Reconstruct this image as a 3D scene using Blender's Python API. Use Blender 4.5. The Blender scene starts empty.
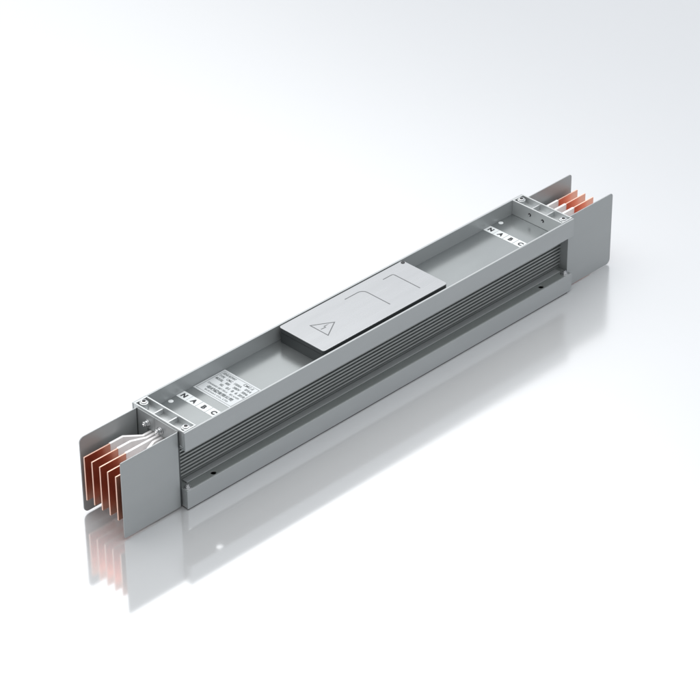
import bpy, bmesh, math
from mathutils import Vector, Matrix

S = 0.15                      # metres per model unit (the trunking is one unit tall)
L, W, H = 6.188, 0.835, 1.0   # length, width, height of the trunking body
BASE = Vector((L / 2, W / 2, 0))
sc = bpy.context.scene
col = sc.collection
R = math.radians

# ------------------------------------------------------------------ materials
def mat(name, base, metallic=0.0, rough=0.5, noise=0.0, nscale=40.0, stretch=(1, 1, 1), bump=0.0, spec=0.5, coat=0.0, rvar=0.0):
    m = bpy.data.materials.new(name)
    m.use_nodes = True
    nt = m.node_tree
    b = nt.nodes['Principled BSDF']
    b.inputs['Base Color'].default_value = (*base, 1)
    b.inputs['Metallic'].default_value = metallic
    b.inputs['Roughness'].default_value = rough
    b.inputs['Specular IOR Level'].default_value = spec
    b.inputs['Coat Weight'].default_value = coat
    tc = nt.nodes.new('ShaderNodeTexCoord')
    mp = nt.nodes.new('ShaderNodeMapping')
    mp.inputs['Scale'].default_value = stretch
    nt.links.new(tc.outputs['Object'], mp.inputs['Vector'])
    nz = nt.nodes.new('ShaderNodeTexNoise')
    nz.inputs['Scale'].default_value = nscale
    nz.inputs['Detail'].default_value = 6
    nt.links.new(mp.outputs['Vector'], nz.inputs['Vector'])
    if noise:
        rp = nt.nodes.new('ShaderNodeMix'); rp.data_type = 'RGBA'
        rp.inputs['A'].default_value = (*[c * (1 - noise) for c in base], 1)
        rp.inputs['B'].default_value = (*[min(1, c * (1 + noise)) for c in base], 1)
        nt.links.new(nz.outputs['Fac'], rp.inputs['Factor'])
        nt.links.new(rp.outputs['Result'], b.inputs['Base Color'])
    if rvar:
        mr = nt.nodes.new('ShaderNodeMapRange')
        mr.inputs['To Min'].default_value = rough - rvar
        mr.inputs['To Max'].default_value = rough + rvar
        nt.links.new(nz.outputs['Fac'], mr.inputs['Value'])
        nt.links.new(mr.outputs['Result'], b.inputs['Roughness'])
    if bump:
        bp = nt.nodes.new('ShaderNodeBump')
        bp.inputs['Strength'].default_value = bump
        bp.inputs['Distance'].default_value = 0.0004
        nz2 = nt.nodes.new('ShaderNodeTexNoise')
        nz2.inputs['Scale'].default_value = 900
        nt.links.new(tc.outputs['Object'], nz2.inputs['Vector'])
        nt.links.new(nz2.outputs['Fac'], bp.inputs['Height'])
        nt.links.new(bp.outputs['Normal'], b.inputs['Normal'])
    return m

M = {
    'shell':  mat('grey_coated_aluminium', (0.39, 0.41, 0.417), 0.4, 0.37, 0.07, 14, (0.4, 3, 3), 0.10, rvar=0.06),
    'plate':  mat('grey_coated_plate', (0.37, 0.39, 0.396), 0.4, 0.42, 0.06, 12, (0.5, 1, 2), 0.10, rvar=0.05),
    'web':    mat('satin_channel_floor', (0.32, 0.342, 0.346), 0.8, 0.23, 0.10, 9, (1, 2, 2), 0.0, rvar=0.07),
    'fin':    mat('dark_extruded_aluminium', (0.36, 0.38, 0.375), 0.5, 0.36, 0.10, 14, (1, 6, 6), 0.08, rvar=0.06),
    'shelf':  mat('dull_mill_finish_aluminium', (0.25, 0.272, 0.268), 0.45, 0.42, 0.10, 18, (0.4, 3, 3), 0.05, rvar=0.08),
    'cast':   mat('bright_cast_aluminium', (0.56, 0.58, 0.585), 0.7, 0.30, 0.06, 30, (1, 1, 1), 0.08),
    'lid':    mat('satin_silver_sheet', (0.44, 0.452, 0.465), 0.85, 0.27, 0.07, 10, (0.6, 5, 4), 0.05, rvar=0.05),
    'dark':   mat('dark_grey_moulded_plastic', (0.04, 0.046, 0.048), 0.0, 0.45, 0.08, 30),
    'black':  mat('black_shade_fill', (0.008, 0.008, 0.009), 0.0, 0.6, 0.05, 30),  # black fill painting shade under the rail and in hex sockets
    'copper': mat('bare_copper', (0.83, 0.41, 0.30), 1.0, 0.30, 0.05, 12, (1, 1, 2), 0.0, rvar=0.03),
    'copper_edge': mat('pale_copper_edge', (0.88, 0.58, 0.47), 0.3, 0.35, 0.05, 30),
    'sleeve': mat('white_heat_shrink', (0.88, 0.87, 0.87), 0.0, 0.38, 0.03, 20, (1, 1, 1), 0.10),
    'steel':  mat('zinc_plated_steel', (0.66, 0.67, 0.68), 0.95, 0.22, 0.06, 60),
    'paper':  mat('white_label_film', (0.60, 0.63, 0.64), 0.0, 0.45, 0.02, 30),
    'foil':   mat('silver_grey_label_foil', (0.50, 0.525, 0.54), 0.2, 0.4, 0.03, 30),
    'ink':    mat('black_ink', (0.02, 0.022, 0.025), 0.0, 0.5, 0.05, 40),
    'greyink': mat('grey_print_ink', (0.12, 0.135, 0.14), 0.0, 0.5, 0.05, 40),
    'groove': mat('grey_pressed_groove', (0.10, 0.105, 0.11), 0.2, 0.5, 0.05, 40),
}

# ------------------------------------------------------------------ mesh helpers
def link(name, bm, m, parent=None, label=None, smooth=False):
    for v in bm.verts:
        v.co = (v.co - BASE) * S
    bmesh.ops.recalc_face_normals(bm, faces=bm.faces)
    me = bpy.data.meshes.new(name)
    bm.to_mesh(me); bm.free()
    me.materials.append(M[m] if isinstance(m, str) else m)
    if smooth:
        for p in me.polygons: p.use_smooth = True
        me.set_sharp_from_angle(angle=R(35))
    o = bpy.data.objects.new(name, me)
    col.objects.link(o)
    if parent: o.parent = parent
    if label: o['label'] = label
    return o

def merge(dst, src):
    me = bpy.data.meshes.new('tmp'); src.to_mesh(me); src.free()
    dst.from_mesh(me); bpy.data.meshes.remove(me)

def box(bm, x0, x1, y0, y1, z0, z1, bev=0.0, seg=2):
    b = bmesh.new()
    bmesh.ops.create_cube(b, size=1)
    for v in b.verts:
        v.co = Vector(((x0 + x1) / 2 + v.co.x * (x1 - x0), (y0 + y1) / 2 + v.co.y * (y1 - y0), (z0 + z1) / 2 + v.co.z * (z1 - z0)))
    if bev:
        bmesh.ops.bevel(b, geom=list(b.edges), offset=bev, segments=seg, affect='EDGES', profile=0.5)
    merge(bm, b)

def prism(bm, pts, mapping, h, bev=0.0):
    """extrude the closed 2D outline pts by h; mapping(u, v, w) -> xyz"""
    b = bmesh.new()
    vs = [b.verts.new((u, v, 0)) for u, v in pts]
    f = b.faces.new(vs)
    r = bmesh.ops.extrude_face_region(b, geom=[f])
    for v in [g for g in r['geom'] if isinstance(g, bmesh.types.BMVert)]:
        v.co.z = h
    if bev:
        b.normal_update()
        caps = [e for e in b.edges if abs(e.verts[0].co.z - e.verts[1].co.z) < 1e-6]
        bmesh.ops.bevel(b, geom=caps, offset=bev, segments=2, affect='EDGES', profile=0.5)
    for v in b.verts:
        v.co = Vector(mapping(*v.co))
    merge(bm, b)

def cyl(bm, c, axis, r, h, seg=24, bev=0.0, r2=None):
    b = bmesh.new()
    bmesh.ops.create_cone(b, cap_ends=True, segments=seg, radius1=r, radius2=r if r2 is None else r2, depth=h)
    if bev:
        es = [e for e in b.edges if abs(e.verts[0].co.z - e.verts[1].co.z) < 1e-6]
        bmesh.ops.bevel(b, geom=es, offset=bev, segments=2, affect='EDGES', profile=0.5)
    q = Vector((0, 0, 1)).rotation_difference(Vector(axis)).to_matrix()
    for v in b.verts:
        v.co = q @ v.co + Vector(c)
    merge(bm, b)

def holed_sheet(bm, x0, x1, y0, y1, z0, z1, holes, seg=32):
    """flat sheet with real round holes (x, y, r) drilled through it"""
    cu = bpy.data.curves.new('tmp', 'CURVE'); cu.dimensions = '2D'; cu.fill_mode = 'BOTH'
    def spline(pts):
        s = cu.splines.new('POLY'); s.points.add(len(pts) - 1)
        for p, q in zip(s.points, pts): p.co = (q[0], q[1], 0, 1)
        s.use_cyclic_u = True
    spline([(x0, y0), (x1, y0), (x1, y1), (x0, y1)])
    for hx, hy, r in holes:
        spline([(hx + r * math.cos(2 * math.pi * k / seg), hy + r * math.sin(2 * math.pi * k / seg)) for k in range(seg)])
    cu.extrude = (z1 - z0) / 2
    o = bpy.data.objects.new('tmp', cu); col.objects.link(o)
    me = bpy.data.meshes.new_from_object(o.evaluated_get(bpy.context.evaluated_depsgraph_get()))
    b = bmesh.new(); b.from_mesh(me)
    for v in b.verts: v.co.z += (z0 + z1) / 2
    bmesh.ops.remove_doubles(b, verts=b.verts, dist=1e-6)
    merge(bm, b)
    bpy.data.meshes.remove(me); bpy.data.objects.remove(o); bpy.data.curves.remove(cu)

def text_bm(body, cx, cy, z, size, bold=0.0, width=None, h=0.0015, align='CENTER', sx=1.0):
    """lettering lying flat, reading towards -y with its top towards +x"""
    cu = bpy.data.curves.new('tmp', 'FONT'); cu.body = body; cu.size = size
    cu.align_x = align; cu.align_y = 'CENTER'; cu.extrude = h / 2; cu.offset = bold; cu.resolution_u = 3
    o = bpy.data.objects.new('tmp', cu); col.objects.link(o)
    me = bpy.data.meshes.new_from_object(o.evaluated_get(bpy.context.evaluated_depsgraph_get()))
    b = bmesh.new(); b.from_mesh(me)
    if width:
        xs = [v.co.x for v in b.verts]
        if xs:
            sx = width / (max(xs) - min(xs))
    ys = [v.co.y for v in b.verts]; my = (max(ys) + min(ys)) / 2 if ys else 0
    for v in b.verts:
        x, y, zz = v.co
        v.co = Vector((cx + y - my, cy - x * sx, z + zz + h / 2))
    bpy.data.meshes.remove(me); bpy.data.objects.remove(o); bpy.data.curves.remove(cu)
    return b

def rounded(pts_r, seg=6):
    """outline with per-corner radius: [(u, v, r), ...]"""
    out = []
    n = len(pts_r)
    for i, (u, v, r) in enumerate(pts_r):
        p = Vector((u, v)); a = Vector(pts_r[i - 1][:2]); c = Vector(pts_r[(i + 1) % n][:2])
        if r <= 0: out.append((u, v)); continue
        d1 = (a - p).normalized(); d2 = (c - p).normalized()
        ctr = p + (d1 + d2) * r
        s = p + d1 * r; e = p + d2 * r
        for k in range(seg + 1):
            t = k / seg * math.pi / 2
            q = ctr + (s - ctr) * math.cos(t) + (e - ctr) * math.sin(t)
            out.append((q.x, q.y))
    return out

def path_outline(pts, t):
    """thicken an open polyline to a closed outline of thickness t (mitred)"""
    P = [Vector(p) for p in pts]; l, r = [], []
    for i, p in enumerate(P):
        if i == 0: d = (P[1] - P[0]).normalized(); n = Vector((-d.y, d.x)); k = 1
        elif i == len(P) - 1: d = (P[-1] - P[-2]).normalized(); n = Vector((-d.y, d.x)); k = 1
        else:
            d1 = (p - P[i - 1]).normalized(); d2 = (P[i + 1] - p).normalized()
            n1 = Vector((-d1.y, d1.x)); n2 = Vector((-d2.y, d2.x))
            n = (n1 + n2).normalized(); k = 1 / max(0.3, n.dot(n1))
        l.append(p + n * t / 2 * k); r.append(p - n * t / 2 * k)
    return [(q.x, q.y) for q in l] + [(q.x, q.y) for q in reversed(r)]

XYZ = lambda z0: (lambda u, v, w: (u, v, z0 + w))       # outline in xy, extruded up
XZ = lambda y0: (lambda u, v, w: (u, y0 + w, v))        # outline in xz, extruded along y
YZ = lambda x0: (lambda u, v, w: (x0 + w, u, v))        # outline in yz, extruded along x

# ------------------------------------------------------------------ the trunking
root = bpy.data.objects.new('busbar_trunking', None)
root.empty_display_size = 0.1
col.objects.link(root)
root.location = BASE * S
root['label'] = 'long grey metal busbar trunking unit with copper bars sticking out between plates at both ends'
root['category'] = 'busbar trunking'

def both_sides(y0, y1):
    return [(y0, y1), (W - y1, W - y0)]

# upper channel: two flanges and a web with real holes
TF = 0.024
bm = bmesh.new()
for a, b_ in both_sides(0, TF):
    box(bm, 0, L, a, b_, 0.764, 1.0, 0.003)
link('upper_channel', bm, 'shell', root)
bm = bmesh.new()
holed_sheet(bm, 0.003, L - 0.003, TF - 0.001, W - TF + 0.001, 0.790, 0.810,
            [(0.50, 0.076, 0.046)])
link('channel_floor', bm, 'web', root)
for xa in (0.002, L - 0.014):
    for a, b_ in both_sides(TF + 0.0005, 0.19):
        bm = bmesh.new(); box(bm, xa, xa + 0.012, a, b_, 0.766, 0.7885)
        link('closing_tab', bm, 'shell', root)

# lower channel: two lips, end closures and a drilled shelf
bm = bmesh.new()
chf = 0.05
for a, b_ in both_sides(0, 0.02):
    pts = rounded([(0, 0.012, 0.004), (L, 0.012, chf), (L, 0.248, 0.012), (0, 0.248, 0.004)])
    prism(bm, pts, XZ(a), b_ - a, 0.003)
box(bm, 0.006, 0.024, 0.0205, W - 0.0205, 0.014, 0.227)
box(bm, L - 0.024, L - 0.006, 0.0205, W - 0.0205, 0.055, 0.227)
link('lower_channel', bm, 'shell', root)
bm = bmesh.new()
holes = [(x, y, 0.032) for x in (0.431, 5.70) for y in (0.058, W - 0.058)]
holed_sheet(bm, 0.006, L - 0.006, 0.0195, W - 0.0195, 0.228, 0.2465, holes)
link('mounting_shelf', bm, 'shelf', root)
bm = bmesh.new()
box(bm, 0.012, L - 0.07, 0.007, W - 0.007, 0.0, 0.0118)  # black strip painting the dark contact line under the rail
link('contact_shade_strip', bm, 'black', root)

# light-edged cover strips lying along the shelf
for a, b_ in both_sides(0.116, 0.196):
    bm = bmesh.new(); box(bm, 0.10, L - 0.08, a, b_, 0.2466, 0.261, 0.005)
    link('shelf_strip', bm, 'shell', root)

# ribbed side panels
for side in (0, 1):
    yf, yg, yb = 0.190, 0.250, 0.272
    pts = [(yb, 0.2466), (0.205, 0.2466), (0.205, 0.279)]
    for k in range(11):
        z = 0.279 + 0.0455 * k
        pts += [(yg, z), (yg, z + 0.021), (yf, z + 0.0235), (yf, z + 0.039), (yf + 0.003, z + 0.042)]
    pts += [(yg, 0.789), (yb, 0.789)]
    if side: pts = [(W - y, z) for y, z in pts]
    bm = bmesh.new(); prism(bm, pts, YZ(0.002), L - 0.004)
    link('ribbed_side_panel', bm, 'fin', root)

# end walls with the slot the bars come through
for end in (0, 1):
    x0, x1 = (-0.014, -0.001) if end == 0 else (L + 0.001, L + 0.014)
    bm = bmesh.new()
    ya, yb = 0.0985, W - 0.0985
    box(bm, x0, x1, ya, 0.245, 0.03, 0.984)
    box(bm, x0, x1, W - 0.245, yb, 0.03, 0.984)
    box(bm, x0, x1, 0.245, 0.462, 0.80, 0.984)
    box(bm, x0, x1, 0.466, W - 0.245, 0.80, 0.984)
    box(bm, x0, x1, 0.245, W - 0.245, 0.03, 0.215)
    link('end_wall', bm, 'shell', root)

# dark strips painting the shade in the near-end gaps between side plates and body
for a, b_ in both_sides(0.090, 0.0965):
    bm = bmesh.new(); box(bm, -0.0255, -0.0005, a, b_, 0.03, 0.98)
    link('seam_shade_strip', bm, 'dark', root)

# side plates reaching past both ends
for end in (0, 1):
    for a, b_ in both_sides(0.084, 0.0975):
        r0 = 0.016 if a < 0.2 else 0.065      # the front plate has the squarer corners
        if end == 0:
            pts = rounded([(-0.82, 0.021, r0), (-0.026, 0.021, 0), (-0.026, 0.986, 0), (-0.82, 0.986, r0)])
        else:
            pts = rounded([(L + 0.004, 0.008, 0), (6.987, 0.008, 0.065), (6.987, 0.986, 0.04), (L + 0.004, 0.986, 0)])
        bm = bmesh.new(); prism(bm, pts, XZ(a), b_ - a, 0.002)
        link('side_plate', bm, 'plate', root)

# five bars at each end: bare copper tongue, white insulated root that jogs inwards
ZB0, ZB1 = 0.222, 0.784
for end in (0, 1):
    for k in range(5):
        y0 = W / 2 + (k - 2) * 0.126
        y1 = W / 2 + (k - 2) * 0.056
        t = lambda x: x if end == 0 else L - x
        bm = bmesh.new()
        pts = path_outline([(t(-0.83), y0), (t(-0.46), y0)], 0.017)
        prism(bm, pts, XYZ(ZB0), ZB1 - ZB0, 0.003)
        bar = link('copper_bar', bm, 'copper', root)
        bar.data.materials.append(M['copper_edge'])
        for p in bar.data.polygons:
            if abs(p.normal.y) < 0.5: p.material_index = 1  # top, bottom and end faces get the paler copper
        bm = bmesh.new()
        pts = path_outline([(t(-0.474), y0), (t(-0.29), y0), (t(-0.13), y1), (t(0.30), y1)], 0.030)
        prism(bm, pts, XYZ(ZB0 - 0.003), ZB1 - ZB0 + 0.006, 0.003)
        link('insulation_sleeve', bm, 'sleeve', bar)

# cast end brackets: open trays with bosses, ribs and screws
for end in (0, 1):
    X = (lambda x: x) if end == 0 else (lambda x: L - x)
    def bx(bm, a, b_, y0, y1, z0, z1, bev=0.0):
        box(bm, min(X(a), X(b_)), max(X(a), X(b_)), y0, y1, z0, z1, bev)
    y0, y1 = TF + 0.0005, W - TF - 0.0005
    bm = bmesh.new()
    w = 0.018
    bx(bm, 0.001, 0.001 + w, y0, y1, 0.812, 1.006, 0.003)
    bx(bm, 0.190 - w, 0.190, y0, y1, 0.812, 1.006, 0.003)
    bx(bm, 0.001 + w, 0.190 - w, y0, y0 + w, 0.812, 1.006, 0.003)
    bx(bm, 0.001 + w, 0.190 - w, y1 - w, y1, 0.812, 1.006, 0.003)
    bx(bm, 0.001 + w, 0.190 - w, y0 + w, y1 - w, 0.812, 0.925)
    br = link('end_bracket', bm, 'cast', root)
    for yy in (0.305, 0.53):
        bm = bmesh.new(); bx(bm, 0.001 + w, 0.190 - w, yy - 0.009, yy + 0.009, 0.925, 0.985, 0.003)
        link('rib', bm, 'cast', br)
    for yy in (0.085, W - 0.085):
        bm = bmesh.new()
        cyl(bm, (X(0.095), yy, 0.961), (0, 0, 1), 0.050, 0.072, 32, 0.006)
        s = link('screw_boss', bm, 'cast', br, smooth=True)
        bm = bmesh.new()
        cyl(bm, (X(0.095), yy, 1.004), (0, 0, 1), 0.036, 0.014, 32, 0.004)
        link('screw_head', bm, 'steel', br, smooth=True)
        bm = bmesh.new()
        cyl(bm, (X(0.095), yy, 1.011), (0, 0, 1), 0.023, 0.0035, 6)  # black hexagon painted in for the shade inside the socket
        link('hex_socket', bm, 'black', br)
    # bolts through the end wall, nuts on the inner wall of the bracket
    for yy in (0.372, 0.575):
        d = -1 if end == 0 else 1
        xw = -0.014 if end == 0 else L + 0.014
        bm = bmesh.new()
        cyl(bm, (xw + d * 0.006, yy, 0.868), (d, 0, 0), 0.044, 0.010, 32, 0.003)
        cyl(bm, (xw + d * 0.020, yy, 0.868), (d, 0, 0), 0.034, 0.016, 32, 0.004)
        cyl(bm, (xw + d * 0.042, yy, 0.868), (d, 0, 0), 0.031, 0.030, 6, 0.003)
        cyl(bm, (xw + d * 0.064, yy, 0.868), (d, 0, 0), 0.017, 0.020, 20, 0.004)
        link('end_bolt', bm, 'steel', root, smooth=True)
    for yy in (0.325, 0.53):
        bm = bmesh.new()
        cyl(bm, (X(0.1905), yy, 0.915), (1, 0, 0), 0.022, 0.003, 24)  # dark disc painting the shade of an open hole
        link('bolt_hole', bm, 'ink', br)
        bm = bmesh.new()
        cyl(bm, (X(0.194), yy + 0.004, 0.909), (1, 0, 0), 0.010, 0.010, 16, 0.002)
        link('bolt_tip', bm, 'steel', br, smooth=True)

# screws at the ends of the shelf
for x in (0.052, L - 0.075):
    for y in (0.055, W - 0.055):
        bm = bmesh.new()
        cyl(bm, (x, y, 0.2515), (0, 0, 1), 0.046, 0.009, 32, 0.003)
        cyl(bm, (x, y, 0.268), (0, 0, 1), 0.036, 0.024, 6, 0.004)
        cyl(bm, (x, y, 0.287), (0, 0, 1), 0.020, 0.014, 20, 0.003)
        link('shelf_screw', bm, 'steel', root, smooth=True)

# white discs painting the bright view through holes in the channel floor
for x in (0.485, L - 0.435):
    bm = bmesh.new(); cyl(bm, (x, 0.765, 0.8115), (0, 0, 1), 0.030, 0.005, 32, 0.002)
    link('bright_hole_disc', bm, 'paper', root, smooth=True)

# phase markers
for x0 in (0.598, 5.492):
    for ch, y in zip('NABC', (0.741, 0.586, 0.429, 0.272)):
        bm = bmesh.new(); box(bm, x0, x0 + 0.125, y - 0.0755, min(y + 0.0755, 0.808), 0.8102, 0.8122, 0.0006, 1)
        lb = link('phase_marker', bm, 'paper', root, 'white marker lettered ' + ch)
        link('letter', text_bm(ch, x0 + 0.062, y, 0.8124, 0.088, 0.0045, sx=1.0), 'ink', lb)

# rating plate
bm = bmesh.new(); box(bm, 0.842, 1.315, 0.205, 0.802, 0.8102, 0.8125)
np_ = link('rating_plate', bm, 'foil', root)
bm = bmesh.new()
a, b_, c, d, w = 0.865, 1.292, 0.228, 0.779, 0.004
for q in ((a, b_, c, c + w), (a, b_, d - w, d), (a, a + w, c + w, d - w), (b_ - w, b_, c + w, d - w)):
    box(bm, *q, 0.8127, 0.8137)
link('border_line', bm, 'greyink', np_)
rows = [(1.256, 0.050, 0.0010, [('DENSE BUSWAY', 0.66, 0.20), ('CMC-5', 0.36, 0.15)]),
        (1.198, 0.049, 0.0009, [('TYPE', 0.72, 0.08), ('CMC', 0.60, 0.09), ('1000A', 0.47, 0.11), ('IP54', 0.31, 0.09)]),
        (1.140, 0.050, 0.0014, [('MODEL', 0.70, 0.11), ('800', 0.57, 0.06), ('380V', 0.43, 0.10), ('50Hz', 0.30, 0.09)]),
        (1.080, 0.052, 0.0016, [('NO.', 0.60, 0.05), ('01', 0.50, 0.05), ('8', 0.43, 0.03), ('6', 0.37, 0.03), ('2018', 0.29, 0.09)]),
        (1.020, 0.036, 0.0004, [('STANDARD GB/T 7251.6', 0.60, 0.30), ('IEC 61439', 0.34, 0.14)]),
        (0.960, 0.052, 0.0016, [('母线槽有限公司', 0.50, 0.40)]),
        (0.903, 0.030, 0.0003, [('BUSWAY CO., LTD', 0.50, 0.36)])]
for x, size, bold, items in rows:
    bm = bmesh.new()
    for body, y, wd in items:
        merge(bm, text_bm(body, x, y, 0.8127, size, bold, width=wd))
    link('text_line', bm, 'greyink', np_)

# central cover
cx0, cx1, cy0, cy1 = 2.118, 4.090, 0.068, 0.780
bm = bmesh.new(); box(bm, cx0 + 0.012, cx1 - 0.012, cy0 + 0.012, cy1 - 0.012, 0.8102, 0.938, 0.004)
link('cover_base', bm, 'dark', root)
bm = bmesh.new()
pts = rounded([(cx0 + .002, cy0 + .002, 0.03), (cx1 - .002, cy0 + .002, 0.03), (cx1 - .002, cy1 - .002, 0.03), (cx0 + .002, cy1 - .002, 0.03)])
prism(bm, pts, XYZ(0.951), 0.048, 0.002)
link('cover_skirt', bm, 'dark', root)
bm = bmesh.new()
pts = rounded([(cx0, cy0, 0.032), (cx1, cy0, 0.032), (cx1, cy1, 0.032), (cx0, cy1, 0.032)])
prism(bm, pts, XYZ(0.9992), 0.0108, 0.003)
lid = link('cover_lid', bm, 'lid', root)
ZT = 1.0102
def line(name, pts, t, m, closed=False):
    bm = bmesh.new()
    if closed:
        n = len(pts)
        c = Vector((sum(p[0] for p in pts) / n, sum(p[1] for p in pts) / n))
        inner = [tuple(c + (Vector(p) - c) * (1 - t / 0.085)) for p in pts]
        b = bmesh.new()
        vo = [b.verts.new((*p, ZT + 0.0008)) for p in pts]; vi = [b.verts.new((*p, ZT + 0.0008)) for p in inner]
        fs = [b.faces.new((vo[i], vo[(i + 1) % n], vi[(i + 1) % n], vi[i])) for i in range(n)]
        r = bmesh.ops.extrude_face_region(b, geom=fs)
        for v in [g for g in r['geom'] if isinstance(g, bmesh.types.BMVert)]: v.co.z = ZT
        merge(bm, b)
    else:
        prism(bm, path_outline(pts, t), XYZ(ZT), 0.0008)
    return link(name, bm, m, lid)
def arc(c, r, a0, a1, n=6):
    return [(c[0] + r * math.cos(R(a0 + (a1 - a0) * k / n)), c[1] + r * math.sin(R(a0 + (a1 - a0) * k / n))) for k in range(n + 1)]
line('pressed_line', [(3.03, 0.658)] + arc((3.235, 0.578), 0.08, 90, 0) + [(3.315, 0.223)], 0.011, 'groove')
line('pressed_line', [(3.635, 0.648)] + arc((3.770, 0.620), 0.028, 90, 0) + [(3.798, 0.222)], 0.011, 'groove')
wm = line('warning_triangle', [(2.372, 0.556), (2.628, 0.405), (2.372, 0.254)], 0.011, 'groove', True)
bm = bmesh.new()
prism(bm, [(2.545, 0.425), (2.470, 0.432), (2.475, 0.408), (2.405, 0.412), (2.412, 0.402), (2.478, 0.394), (2.474, 0.417)], XYZ(ZT), 0.0008)
link('lightning_bolt', bm, 'groove', wm)
bm = bmesh.new(); cyl(bm, (4.058, 0.745, 1.0125), (0, 0, 1), 0.024, 0.005, 20, 0.001)
link('cover_screw', bm, 'ink', lid)

# ------------------------------------------------------------------ floor
fm = bpy.data.materials.new('glossy_white_tabletop'); fm.use_nodes = True
nt = fm.node_tree; nt.nodes.clear()
out = nt.nodes.new('ShaderNodeOutputMaterial')
mx = nt.nodes.new('ShaderNodeMixShader'); mx.inputs[0].default_value = 0.39
df = nt.nodes.new('ShaderNodeBsdfDiffuse'); df.inputs['Color'].default_value = (0.54, 0.55, 0.56, 1)
gl = nt.nodes.new('ShaderNodeBsdfGlossy'); gl.inputs['Roughness'].default_value = 0.07
gl.inputs['Color'].default_value = (0.95, 0.965, 0.985, 1)
nz = nt.nodes.new('ShaderNodeTexNoise'); nz.inputs['Scale'].default_value = 3
tc = nt.nodes.new('ShaderNodeTexCoord'); nt.links.new(tc.outputs['Object'], nz.inputs['Vector'])
mr = nt.nodes.new('ShaderNodeMapRange'); mr.inputs['To Min'].default_value = 0.08; mr.inputs['To Max'].default_value = 0.17
sep = nt.nodes.new('ShaderNodeSeparateXYZ'); nt.links.new(tc.outputs['Object'], sep.inputs[0])
ad = nt.nodes.new('ShaderNodeMath'); ad.operation = 'MULTIPLY_ADD'; ad.inputs[1].default_value = 0.012
nt.links.new(nz.outputs['Fac'], ad.inputs[0])
mr.inputs['From Min'].default_value = -0.30; mr.inputs['From Max'].default_value = 0.45
nt.links.new(sep.outputs[0], mr.inputs['Value']); nt.links.new(mr.outputs['Result'], ad.inputs[2])
nt.links.new(ad.outputs[0], gl.inputs['Roughness'])
nt.links.new(df.outputs[0], mx.inputs[1]); nt.links.new(gl.outputs[0], mx.inputs[2]); nt.links.new(mx.outputs[0], out.inputs[0])
bm = bmesh.new(); box(bm, -30, 40, -30, 40, -0.1, -0.001)
fl = link('floor', bm, fm); fl.location = BASE * S
fl['kind'] = 'structure'
fl['label'] = 'glossy white studio surface under the trunking'

# ------------------------------------------------------------------ light
wd = bpy.data.worlds.new('World'); sc.world = wd; wd.use_nodes = True
nt = wd.node_tree; nt.nodes.clear()
o_ = nt.nodes.new('ShaderNodeOutputWorld'); bg = nt.nodes.new('ShaderNodeBackground')
g = nt.nodes.new('ShaderNodeTexCoord')
dot = nt.nodes.new('ShaderNodeVectorMath'); dot.operation = 'DOT_PRODUCT'
dot.inputs[1].default_value = Vector((0.45, 0.62, 0.64)).normalized()
ramp = nt.nodes.new('ShaderNodeValToRGB')
ramp.color_ramp.interpolation = 'EASE'
ramp.color_ramp.elements[0].position = 0.22; ramp.color_ramp.elements[0].color = (0.21, 0.214, 0.218, 1)
ramp.color_ramp.elements[1].position = 0.95; ramp.color_ramp.elements[1].color = (1.0, 1.0, 1.0, 1)
ma = nt.nodes.new('ShaderNodeMath'); ma.operation = 'MULTIPLY_ADD'; ma.inputs[1].default_value = 0.5; ma.inputs[2].default_value = 0.5
nt.links.new(g.outputs['Generated'], dot.inputs[0]); nt.links.new(dot.outputs['Value'], ma.inputs[0])
nt.links.new(ma.outputs[0], ramp.inputs[0])
d2 = nt.nodes.new('ShaderNodeVectorMath'); d2.operation = 'DOT_PRODUCT'
d2.inputs[1].default_value = (-0.765, 0.225, 0.587)
m2 = nt.nodes.new('ShaderNodeMapRange'); m2.interpolation_type = 'SMOOTHSTEP'
m2.inputs['From Min'].default_value = -0.115; m2.inputs['From Max'].default_value = 0.022
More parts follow.
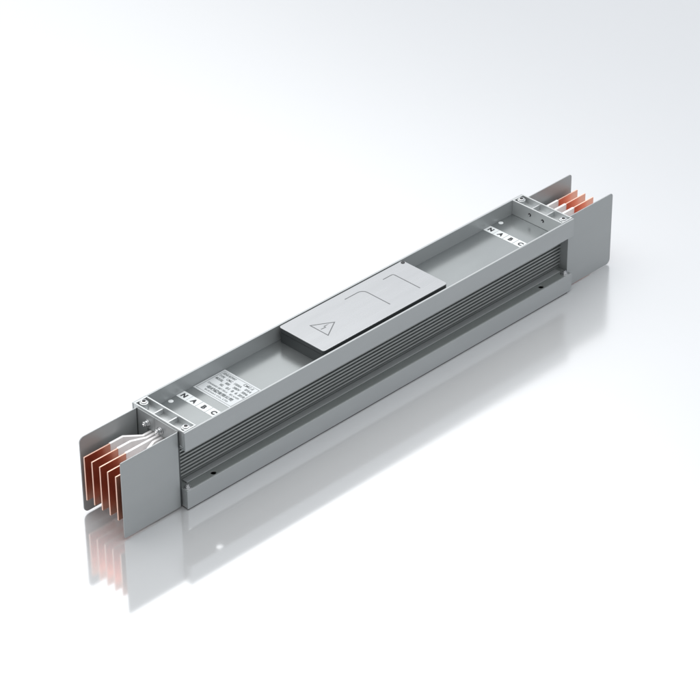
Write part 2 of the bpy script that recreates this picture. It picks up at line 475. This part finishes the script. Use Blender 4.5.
nt.links.new(g.outputs['Generated'], d2.inputs[0]); nt.links.new(d2.outputs['Value'], m2.inputs['Value'])
tint = nt.nodes.new('ShaderNodeMix'); tint.data_type = 'RGBA'
tint.inputs['A'].default_value = (0.505, 0.522, 0.552, 1); tint.inputs['B'].default_value = (1, 1, 1, 1)
nt.links.new(m2.outputs['Result'], tint.inputs['Factor'])
vm = nt.nodes.new('ShaderNodeVectorMath'); vm.operation = 'MULTIPLY'
nt.links.new(ramp.outputs[0], vm.inputs[0]); nt.links.new(tint.outputs['Result'], vm.inputs[1])
nt.links.new(vm.outputs[0], bg.inputs['Color'])
bg.inputs['Strength'].default_value = 1.7
nt.links.new(bg.outputs[0], o_.inputs[0])

def area(name, loc, target, size, power, color=(1, 1, 1)):
    l = bpy.data.lights.new(name, 'AREA'); l.shape = 'RECTANGLE'; l.size, l.size_y = size; l.energy = power; l.color = color
    o = bpy.data.objects.new(name, l); col.objects.link(o)
    o.location = Vector(loc) * S
    o.rotation_euler = (Vector(target) - Vector(loc)).to_track_quat('-Z', 'Y').to_euler()
    return o
area('key_softbox', (3.2, 0.3, 8.5), (2.6, -0.8, 0), (9 * S, 9 * S), 12, (1.0, 1.0, 1.0))

# ------------------------------------------------------------------ camera
az, el, roll, f = 0.790231643, -0.579449149, -0.00884259795, 2838.51514
cd = bpy.data.cameras.new('camera'); cam = bpy.data.objects.new('camera', cd); col.objects.link(cam)
d = Vector((math.cos(el) * math.cos(az), math.cos(el) * math.sin(az), math.sin(el)))
r = d.cross(Vector((0, 0, 1))).normalized(); u = r.cross(d)
r2 = math.cos(roll) * r + math.sin(roll) * u; u2 = -math.sin(roll) * r + math.cos(roll) * u
mt = Matrix((r2, u2, -d)).transposed().to_4x4()
mt.translation = Vector((-15.9622745, -18.5950470, 18.0266824)) * S
cam.matrix_world = mt
cd.sensor_width = 36; cd.lens = 36 * f / 700; cd.clip_start = 0.1; cd.clip_end = 100
sc.camera = cam
sc.view_settings.view_transform = 'Standard'; sc.view_settings.look = 'None'
sc.view_settings.exposure = 0; sc.view_settings.gamma = 1
